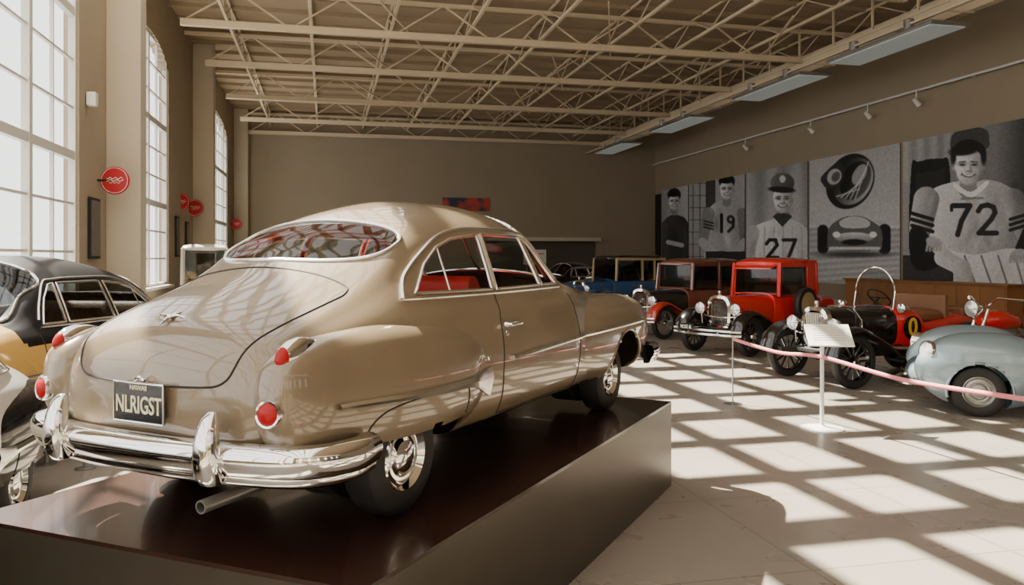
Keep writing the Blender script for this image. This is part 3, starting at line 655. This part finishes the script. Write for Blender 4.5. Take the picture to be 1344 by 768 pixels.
for s in (15.4,20.4,25.8,31.,37.2,43.2,47.6):
    g=G();z0=9.1;z1=10.15
    if s>21: g.box(((CF+16.8)/2,s,z0),(16.8-CF,.18,.20));
    else: z0=9.6;g.box((9.2,s,z0),(15,.16,.15))
    g.box((7.8,s,z1) if s>21 else (11.3,s,z1),(25.6 if s>21 else 18.6,.14,.12))
    l=CF if s>21 else 2.4;k=0
    while l<16.:
        g.bar((l,s,z0 if k%2==0 else z1),(l+1.6,s,z1 if k%2==0 else z0),.05,.05);l+=1.6;k+=1
    g.obj('roof_truss',STL,rz=TH,smooth=False)
g=G();z0=9.6;z1=10.28
for l in np.arange(CF+1.2,20.,2.6):
    s0=22. if l<2.3 else 14.
    g.box((l,(s0+SB)/2,z0),(.09,SB-s0,.09));g.box((l,(s0+SB)/2,z1),(.07,SB-s0,.07));s=s0;k=0
    while s<SB-1.5:
        g.bar((l,s,z0 if k%2 else z1),(l,s+1.5,z1 if k%2 else z0),.035,.035);s+=1.5;k+=1
g.obj('roof_joists',STL,rz=TH,smooth=False)
g=G()
for l in (1.,8.,14.):
    for s in np.arange(22,42,6.):
        g.bar((l,s,9.4),(l+2.25,s+6,9.4),.05,.05)
g.obj('roof_bracing',STL,rz=TH,smooth=False)
E=empty('ceiling_beam',rz=TH);g=G();g.box((16.8,30,8.62),(.26,36,.12));g.box((16.8,30,9.1),(.14,36,.1));g.box((16.8,30,8.86),(.05,36,.4));g.box((15.9,30,8.5),(.12,36,.06))
for s in np.arange(14,48,2.):g.box((16.8,s,9.7),(.06,.06,1.3));g.box((16.35,s,8.52),(1.0,.05,.05))
g.obj('beam_and_hangers',STL,E,smooth=False)
LMP=mat('lamp_diffuser',(.5,.54,.52),.4,emit=(.9,1,.95),est=.1)
for i,s in enumerate((20.5,26.6,35.0,43.4)):
    E=empty('ceiling_light',rz=TH);g=G();L=4.6;g.box((16.3,s,8.28),(1.25,L,.10))
    for d in(-1.2,1.2):g.box((16.3,s+d,8.4),(.04,.04,.2));g.cyl((15.9,s+d,8.35),(15.9,s+d,8.65),.14)
    g.obj('housing',STEEL,E,smooth=False,bevel=.02);g=G();g.box((16.3,s,8.215),(1.1,L-.2,.03));g.obj('diffuser',LMP,E)
E=empty('wall_conduit_rail',rz=TH);g=G();g.cyl((WR-.25,12,7.9),(WR-.25,47.9,7.9),.045,n=10)
for s in np.arange(14,48,4.):g.box((WR-.12,s,7.9),(.25,.05,.05))
g.obj('pipe',POLW,E)
for s in(24.2,26.8,30.5,36.):
    E=empty('spotlight',rz=TH);g=G();g.cyl((WR-.4,s,7.86),(WR-.4,s,7.55),.02);g.cyl((WR-.25,s,7.86),(WR-.4,s,7.86),.02);g.cyl((WR-.5,s,7.55),(WR-.28,s,7.35),.07,.10,16);g.obj('spot_head',POLW,E)
# back wall items
E=empty('back_wall_soffit',rz=TH);g=G();g.box((13.,SB-.5,3.1),(7.2,1.0,.22));g.obj('soffit_ledge',COLM,E);g=G();g.box((13,SB-.05,1.5),(7,.1,3.0));g.obj('recess_shade_panel',mat('recess_shade',(.09,.078,.062),.8),E)  # flat sheet on the wall, recess shade put into its dark colour
def pt(u,v,Y): return ((u-672)*Y/1050,Y,EYE-(v-338)*Y/1050)
E=empty('wall_banner',rz=TH);
BR=mat('banner_print',(.3,.05,.04),.6);nt=BR.node_tree;nz=[n for n in nt.nodes if n.type=='TEX_NOISE'][0];nz.inputs['Scale'].default_value=1.6
mx=[n for n in nt.nodes if n.type=='MIX'][0];mx.inputs[6].default_value=(.03,.04,.08,1);mx.inputs[7].default_value=(.45,.06,.04,1)
mr=nt.nodes.new('ShaderNodeMapRange');mr.inputs[1].default_value=.42;mr.inputs[2].default_value=.6;nt.links.new(nz.outputs['Fac'],mr.inputs[0]);nt.links.new(mr.outputs[0],mx.inputs[0])
g=G();g.box((8.3,SB-.04,5.2),(2.9,.06,.8));g.obj('banner_panel',BR,E)
E=empty('notice_board',rz=TH);g=G();g.box((12.2,SB-1.6,2.0),(1.4,.06,.9));g.obj('board',POLW,E);g=G();g.box((11.9,SB-1.64,2.0),(.5,.02,.7));g.box((12.5,SB-1.64,2.2),(.5,.02,.1));g.obj('board_print',mat('pink_print',(.7,.3,.3),.6),E);g=G();g.box((11.7,SB-1.6,.8),(.05,.05,1.6));g.box((12.7,SB-1.6,.8),(.05,.05,1.6));g.obj('board_legs',STEEL,E)
E=empty('door_1',rz=TH);g=G();g.box((WR-.03,SB-.5,3.0),(.06,.8,6.0));g.obj('door_leaf',DARK,E)
SR=mat('red_enamel_sign',(.42,.012,.02),.35)
for i,(u,v,Y) in enumerate(((151,237,18.2),(237,265,28.6),(256,273,30.3),(310,294,43.8))):
    p=Vector(pt(u,v,Y));E=empty('round_wall_sign',p,0);d=Vector((-p.x,-p.y,0)).normalized()*.3+Vector((.0,-1,0));d.normalize()
    g=G();g.rev([(.001,-.03),(.30,-.03),(.32,0),(.30,.03),(.001,.03)],(0,0,0),d,36);g.obj('disc',SR,E)
    g=G();side_=d.cross(Vector((0,0,1))).normalized()
    for k in range(3):
        L=[.17,.2,.12][k];w=[(side_*(-L+2*L*t))+Vector((0,0,.05-.05*k+.018*math.sin(t*18+k)))+d*.034 for t in np.linspace(0,1,22)];g.tube(w,.009 if k<2 else .005,5)
    g.tube([d*.03+(side_*math.cos(a)+Vector((0,0,1))*math.sin(a))*.285 for a in np.linspace(0,2*math.pi,36,endpoint=False)],.006,5,closed=True);g.obj('stand_in_mark',POLW,E)
    wl=room(WL,(-p.x*math.sin(TH)+p.y*math.cos(TH)),0)
    g=G();g.cyl((0,0,0),(wl.x-p.x,wl.y-p.y,0),.025);g.obj('bracket',DARK,E)
for i,(s,w,z0,z1) in enumerate(((19.4,.8,1.95,3.3),(29.6,.6,2.0,3.4),(31.6,.6,2.1,3.3))):
    E=empty('framed_wall_panel',rz=TH);g=G();g.box((WL+.03,s,(z0+z1)/2),(.06,w,z1-z0));g.obj('frame',DARK,E,bevel=.01);g=G();g.box((WL+.065,s,(z0+z1)/2),(.01,w-.12,z1-z0-.12));g.obj('print',mat('dark_print%d'%i,(.08,.07,.07),.4,var=.6,scale=5),E)
E=empty('wall_speaker',rz=TH);g=G();g.box((WL+.12,18.9,5.4),(.2,.22,.3));g.obj('cabinet',POLW,E,bevel=.03)
WOOD=mat('orange_wood',(.32,.14,.05),.4,var=.3,scale=3)
E=empty('wooden_sideboard',rz=TH);g=G();LB=WR-.55
g.box((LB,23.7,.62),(.6,7.6,1.0));g.box((LB-.02,23.7,1.15),(.7,7.8,.06));g.obj('carcass',WOOD,E,bevel=.01);g=G()
for k in range(8):g.box((LB-.31,20.4+.95*k,.62),(.03,.86,.84))
g.obj('doors',mat('orange_wood_door',(.36,.16,.06),.4,var=.3,scale=2),E,bevel=.01);g=G();g.box((LB,23.7,.06),(.5,7.4,.12));g.obj('plinth',DARK,E)

# ------------------------------------------------------------------ photo murals (flat prints on the right wall)
def mural(name,s0,s1,z0,z1,nx,nz,fn):
    S=np.linspace(s1,s0,nx);Z=np.linspace(z1,z0,nz);SS,ZZ=np.meshgrid(S,Z)
    lat=WR-.05;X=lat*math.cos(TH)-SS*math.sin(TH);Y=lat*math.sin(TH)+SS*math.cos(TH)
    U=672+1050*X/Y;V=338-1050*(ZZ-EYE)/Y      # image pixel coordinates seen from the camera; the print's motif is laid out in these
    img=fn(U,V); r=np.random.randn(*img.shape); r2=(r+np.roll(r,1,0)+np.roll(r,1,1)+np.roll(r,2,0)+np.roll(r,2,1))/2.2
    img=np.clip(img*(1+.03*r2)+.010*r,0.01,1)
    E=empty(name,rz=TH)
    me=bpy.data.meshes.new('print');vs=np.stack([np.full(SS.size,lat),SS.ravel(),ZZ.ravel()],1)
    idx=np.arange(nx*nz).reshape(nz,nx);f=np.stack([idx[:-1,:-1],idx[1:,:-1],idx[1:,1:],idx[:-1,1:]],-1).reshape(-1,4)
    me.from_pydata(vs.tolist(),[],f.tolist());ca=me.color_attributes.new('ink','FLOAT_COLOR','POINT')
    c=(img.ravel())**2.1*1.3;ca.data.foreach_set('color',np.stack([c*.98,c,c*1.04,np.ones_like(c)],1).ravel().astype(np.float32))
    m=bpy.data.materials.get('mural_print')
    if not m:
        m=bpy.data.materials.new('mural_print');m.use_nodes=True;b=m.node_tree.nodes['Principled BSDF'];b.inputs['Roughness'].default_value=.6
        at=m.node_tree.nodes.new('ShaderNodeAttribute');at.attribute_name='ink';m.node_tree.links.new(at.outputs['Color'],b.inputs['Base Color'])
    me.materials.append(m);o=bpy.data.objects.new('print',me);sc.collection.objects.link(o);o.parent=E
    g=G();g.box((lat+.02,(s0+s1)/2,(z0+z1)/2),(.03,abs(s1-s0)-.02,z1-z0));g.obj('backing_board',DARK,E,smooth=False)
class C:
    def __init__(s,U,V,bg): s.U=U;s.V=V;s.i=np.zeros_like(U)+bg
    def put(s,d,val,w=1.3): m=np.clip(.5-d/w,0,1);s.i=s.i*(1-m)+m*val
    def ell(s,cx,cy,rx,ry,val,rot=0,w=1.3,sx=0,sy=0):
        a=math.radians(rot);x=(s.U-cx)*math.cos(a)+(s.V-cy)*math.sin(a);y=-(s.U-cx)*math.sin(a)+(s.V-cy)*math.cos(a)
        s.put((np.sqrt((x/rx)**2+(y/ry)**2)-1)*min(rx,ry),val+sx*x/rx+sy*y/ry,w)
    def cap(s,p,q,r0,r1,val,w=1.3,sh=0):
        p=np.array(p,float);q=np.array(q,float);d=q-p;L=d@d;t=np.clip(((s.U-p[0])*d[0]+(s.V-p[1])*d[1])/L,0,1)
        dx=s.U-p[0]-t*d[0];dy=s.V-p[1]-t*d[1];r=r0+(r1-r0)*t;s.put(np.hypot(dx,dy)-r,val+sh*dx/np.maximum(r,.1),w)
    def poly(s,P,val):
        P=[tuple(p) for p in smoothpath(P,5,True)] if len(P)>5 else P
        ins=np.zeros(s.U.shape,bool);j=len(P)-1
        for i in range(len(P)):
            xi,yi=P[i];xj,yj=P[j]
            c=((yi>s.V)!=(yj>s.V))&(s.U<(xj-xi)*(s.V-yi)/(yj-yi+1e-9)+xi);ins^=c;j=i
        s.i=np.where(ins,val,s.i)
    def pl(s,P,r,val,w=1.):
        for a,b in zip(P[:-1],P[1:]):s.cap(a,b,r,r,val,w)
def face(c,x,y,w,h,skin=.68,hair=.1,smile=True):
    c.cap((x,y+h*.6),(x,y+h*1.3),w*.55,w*.62,skin-.22)
    c.ell(x-w*.98,y+h*.05,w*.16,h*.2,skin-.1);c.ell(x+w*.98,y+h*.05,w*.16,h*.2,skin-.2)
    c.ell(x,y-h*.15,w,h*.82,skin,sx=-.18,sy=-.05);c.ell(x,y+h*.3,w*.82,h*.7,skin,sx=-.18,sy=-.07,w=3)
    for sg in(-1,1):
        c.ell(x+sg*w*.42,y-h*.10,w*.30,h*.12,skin-.18,w=4);c.ell(x+sg*w*.42,y-h*.07,w*.18,h*.05,.15,w=1.5);c.cap((x+sg*w*.62,y-h*.20),(x+sg*w*.2,y-h*.24),h*.025,h*.03,.18,w=1.5);c.ell(x+sg*w*.48-w*.04,y+h*.28,w*.2,h*.12,skin+.09-.08*sg,w=5)
    c.cap((x+w*.10,y-h*.05),(x+w*.14,y+h*.22),w*.06,w*.13,skin-.18,w=3);c.cap((x-w*.02,y-h*.05),(x-w*.02,y+h*.2),w*.06,w*.09,skin+.1,w=3);c.ell(x+w*.05,y+h*.27,w*.2,h*.04,skin-.3,w=2)
    c.cap((x-w*.45,y+h*.30),(x-w*.5,y+h*.5),w*.03,w*.03,skin-.2,w=2);c.cap((x+w*.5,y+h*.30),(x+w*.52,y+h*.5),w*.03,w*.03,skin-.25,w=2)
    c.pl([(x-w*.42,y+h*.44),(x-w*.2,y+h*.53),(x+w*.1,y+h*.55),(x+w*.42,y+h*.45)],h*.045,.24,1.4)
    if smile:c.pl([(x-w*.32,y+h*.45),(x-w*.1,y+h*.50),(x+w*.1,y+h*.51),(x+w*.32,y+h*.45)],h*.026,.88,1.2)
    c.ell(x,y+h*.80,w*.3,h*.08,skin-.02,w=3)
def folds(c,x0,x1,y0,y1,n,amp,seed):
    rs=np.random.RandomState(seed)
    for k in range(n):
        x=x0+(x1-x0)*rs.rand();y=y0+(y1-y0)*rs.rand();L=8+18*rs.rand();a=math.radians(60+60*rs.rand());wd=2.5+3*rs.rand()
        dx=(c.U-x)*math.cos(a)+(c.V-y)*math.sin(a);dy=-(c.U-x)*math.sin(a)+(c.V-y)*math.cos(a)
        c.i=c.i+amp*(rs.rand()-.55)*2*np.exp(-(dx/L)**2-(dy/wd)**2)
def m72(U,V):
    c=C(U,V,.42+.0*U);c.i=.56-.0012*(U-1183)
    c.i-=np.clip((U-1308)/60,0,1)*.25;c.i+=.05*np.sin(U*.35)*((U<1250)&(V<240))
    c.poly([(1183,335),(1183,420),(1500,420),(1500,345)],.2)
    c.poly([(1196,222),(1206,212),(1235,208),(1246,216),(1248,300),(1238,345),(1196,345)],.08);c.poly([(1202,228),(1240,222),(1240,300),(1204,300)],.14)
    c.poly([(1212,262),(1222,250),(1236,243),(1258,238),(1276,240),(1296,236),(1318,242),(1336,258),(1340,300),(1334,332),(1280,336),(1226,332),(1218,300),(1206,290)],.70+.0026*(1275-U)-.0006*(V-260))
    c.cap((1216,262),(1208,300),17,15,.60,sh=-.16);c.cap((1330,262),(1346,304),15,14,.48,sh=-.14)
    folds(c,1215,1335,250,330,26,.09,4)
    for k in range(3):c.cap((1197,280+k*8),(1224,288+k*8),2.4,2.4,.1);c.cap((1326,288+k*7),(1356,279+k*7),2.2,2.2,.1)
    c.cap((1204,306),(1220,322),10,7,.08);c.cap((1350,306),(1338,330),9,7,.1)
    c.poly([(1236,328),(1280,334),(1330,326),(1352,345),(1350,400),(1262,400),(1250,352)],.78-.0012*(U-1290));
    for k in range(4):c.cap((1266+k*22,336),(1290+k*20,398),1.2,1.2,.38)
    c.cap((1238,338),(1262,352),12,10,.74,sh=-.1);c.cap((1262,352),(1275,398),12,10,.68,sh=-.1)
    folds(c,1240,1340,335,385,16,.08,6)
    c.ell(1226,318,11,7,.66,rot=20);[c.cap((1218+4*k,320),(1216+4.5*k,329),1.9,1.5,.62) for k in range(5)]
    c.ell(1336,334,11,7,.6,rot=-20);[c.cap((1328+4*k,336),(1326+4.5*k,344),1.9,1.5,.56) for k in range(5)]
    c.poly([(1248,182),(1256,172),(1276,167),(1294,170),(1298,180),(1294,196),(1252,198)],.22);c.ell(1272,201,22,18,.07)
    face(c,1271,218,19,25,.72);c.ell(1266,197,20,7,.06,rot=-8,w=3);c.ell(1251.5,206,3.5,10,.07,w=3);c.ell(1291,206,3.5,10,.07,w=3)
    c.poly([(1254,241),(1274,252),(1294,238),(1296,243),(1275,259),(1252,246)],.9)
    c.pl([(1251,270),(1273,270),(1262,290),(1257,308)],3.4,.13);c.pl([(1249,270),(1249,276)],2.2,.13)
    c.pl([(1284,277),(1288,271),(1296,269),(1304,272),(1306,279),(1301,288),(1285,306),(1308,306)],3.3,.13)
    c.cap((1262,261),(1290,260),1.3,1.3,.45)
    return c.i
def mA(U,V):
    c=C(U,V,.6);c.i=.5+.004*(U-865)
    c.poly([(868,315),(871,292),(880,283),(892,283),(902,292),(905,330),(905,372),(868,372)],.2);c.cap((871,296),(874,335),5,4,.26);c.cap((901,296),(900,335),5,4,.22)
    folds(c,868,905,290,360,10,.06,2)
    c.ell(885,256,8.5,9,.07);face(c,885,265,7,10.5,.7);c.ell(884,255,8,3.5,.07);c.pl([(877,318),(895,322)],3,.66);return c.i
def mB(U,V):
    c=C(U,V,.42);c.i=.58-.35*((U>926)&(U<939))-.25*((U%9)<1.3)*(U<926)-.2*((V%16)<1.3)*(U<926)
    c.poly([(926,300),(930,276),(943,264),(962,264),(976,276),(980,300),(978,400),(928,400)],.62+.003*(950-U));c.cap((930,280),(922,318),8,6,.48);c.cap((974,280),(978,318),7,6,.42)
    folds(c,926,980,270,330,14,.09,3)
    c.cap((922,318),(940,336),6,5,.68);c.cap((978,318),(962,334),6,5,.62)
    for k in range(3):c.cap((924,290+4*k),(936,293+4*k),1.,1.,.12)
    c.ell(954,238,10.5,10,.07);face(c,954,249,9,13,.7);c.ell(953,237,9.5,4,.07)
    c.pl([(947,282),(947,304)],2.,.1);c.ell(959,288,5,5.5,.1);c.ell(959,288,2,2.4,.58);c.pl([(963,288),(962,298),(956,304)],1.8,.1)
    c.poly([(926,330),(980,330),(980,372),(926,372)],.16);return c.i
def mC(U,V):
    c=C(U,V,.55);c.i=.50+.0012*(V-220)+.06*np.sin(U*.2)
    c.poly([(982,315),(990,298),(1008,290),(1026,286),(1044,290),(1058,300),(1064,320),(1064,400),(980,400)],.80+.003*(1020-U))
    for k in range(6):c.cap((992+k*12,298),(988+k*13,398),.6,.6,.62)
    c.cap((988,305),(978,345),9,9,.68);folds(c,985,1062,295,360,16,.09,8)
    c.ell(1027,247,14,9,.12);face(c,1027,262,12.5,18,.70);c.ell(1027,240,15.5,13,.32,sx=-.08);c.ell(1026,249,17.5,4,.10,rot=4);c.ell(1027,235,4,5,.75)
    c.poly([(1014,284),(1027,298),(1040,284),(1034,280),(1020,280)],.2)
    c.pl([(1006,320),(1010,315),(1018,315),(1020,322),(1007,338),(1021,338)],2.2,.12);c.pl([(1028,315),(1044,315),(1035,338)],2.2,.12);return c.i
def mD(U,V):
    c=C(U,V,.62);c.i=.64+.001*(V-250)-.1*((V>300))
    c.i+=.05*np.sin(V*.8+U*.05)*(V>296)
    c.ell(1116,238,30,38,.08,rot=28);c.ell(1120,238,24,33,.34,rot=28,sx=.3);c.ell(1123,237,18,27,.12,rot=28,sx=.2);c.ell(1128,229,8,15,.55,rot=30);c.poly([(1078,232),(1100,212),(1108,222),(1104,240),(1088,248),(1080,242)],.16);c.ell(1095,232,9,11,.62,rot=30);c.ell(1097,232,5,7,.3,rot=30)
    for k in range(5):c.cap((1098+k*6,258+k*1),(1128+k*3,248-k*9),.7,.7,.72)
    c.cap((1080,302),(1080,326),7,7,.07);c.cap((1161,302),(1161,326),8,8,.07)
    c.poly([(1088,300),(1098,290),(1112,284),(1130,284),(1144,290),(1156,300),(1158,318),(1150,328),(1092,328),(1086,318)],.34)
    c.poly([(1102,291),(1114,285),(1130,285),(1142,292),(1136,299),(1108,299)],.7);c.ell(1121,312,25,7,.62,sy=-.2);c.ell(1121,318,16,4,.08);c.ell(1098,308,5,4,.9);c.ell(1146,308,5,4,.9);c.cap((1090,326),(1154,326),2,2,.75);c.ell(1121,334,46,4,.25,w=4);return c.i
mural('mural_football_player',14.5,25.3,.9,6.2,400,300,m72)
mural('mural_racing_car',25.45,31.1,.9,6.2,190,220,mD)
mural('mural_baseball_player',31.25,36.5,.9,6.2,150,200,mC)
mural('mural_young_player',36.65,43.0,.9,6.2,140,190,mB)
mural('mural_portrait_man',43.15,46.9,.9,6.2,90,180,mA)

# ------------------------------------------------------------------ light
w=bpy.data.worlds.new('sky_world');sc.world=w;w.use_nodes=True;b=w.node_tree.nodes['Background'];b.inputs[0].default_value=(1.,.97,.94,1);b.inputs[1].default_value=3.0
L=bpy.data.lights.new('sun','SUN');L.energy=44;L.angle=math.radians(.55);L.color=(1,.92,.77);o=bpy.data.objects.new('sun',L);sc.collection.objects.link(o)
d=Vector((.61,-.42,-.93));o.rotation_euler=d.to_track_quat('-Z','Y').to_euler();o.location=(-10,10,14)
cam=bpy.data.cameras.new('camera');co=bpy.data.objects.new('camera',cam);sc.collection.objects.link(co);co.location=(0,0,EYE);co.rotation_euler=(math.pi/2,0,0)
cam.sensor_width=36;cam.lens=1050/1344*36;cam.shift_y=-46/1344;cam.clip_start=.05;cam.clip_end=200;sc.camera=co
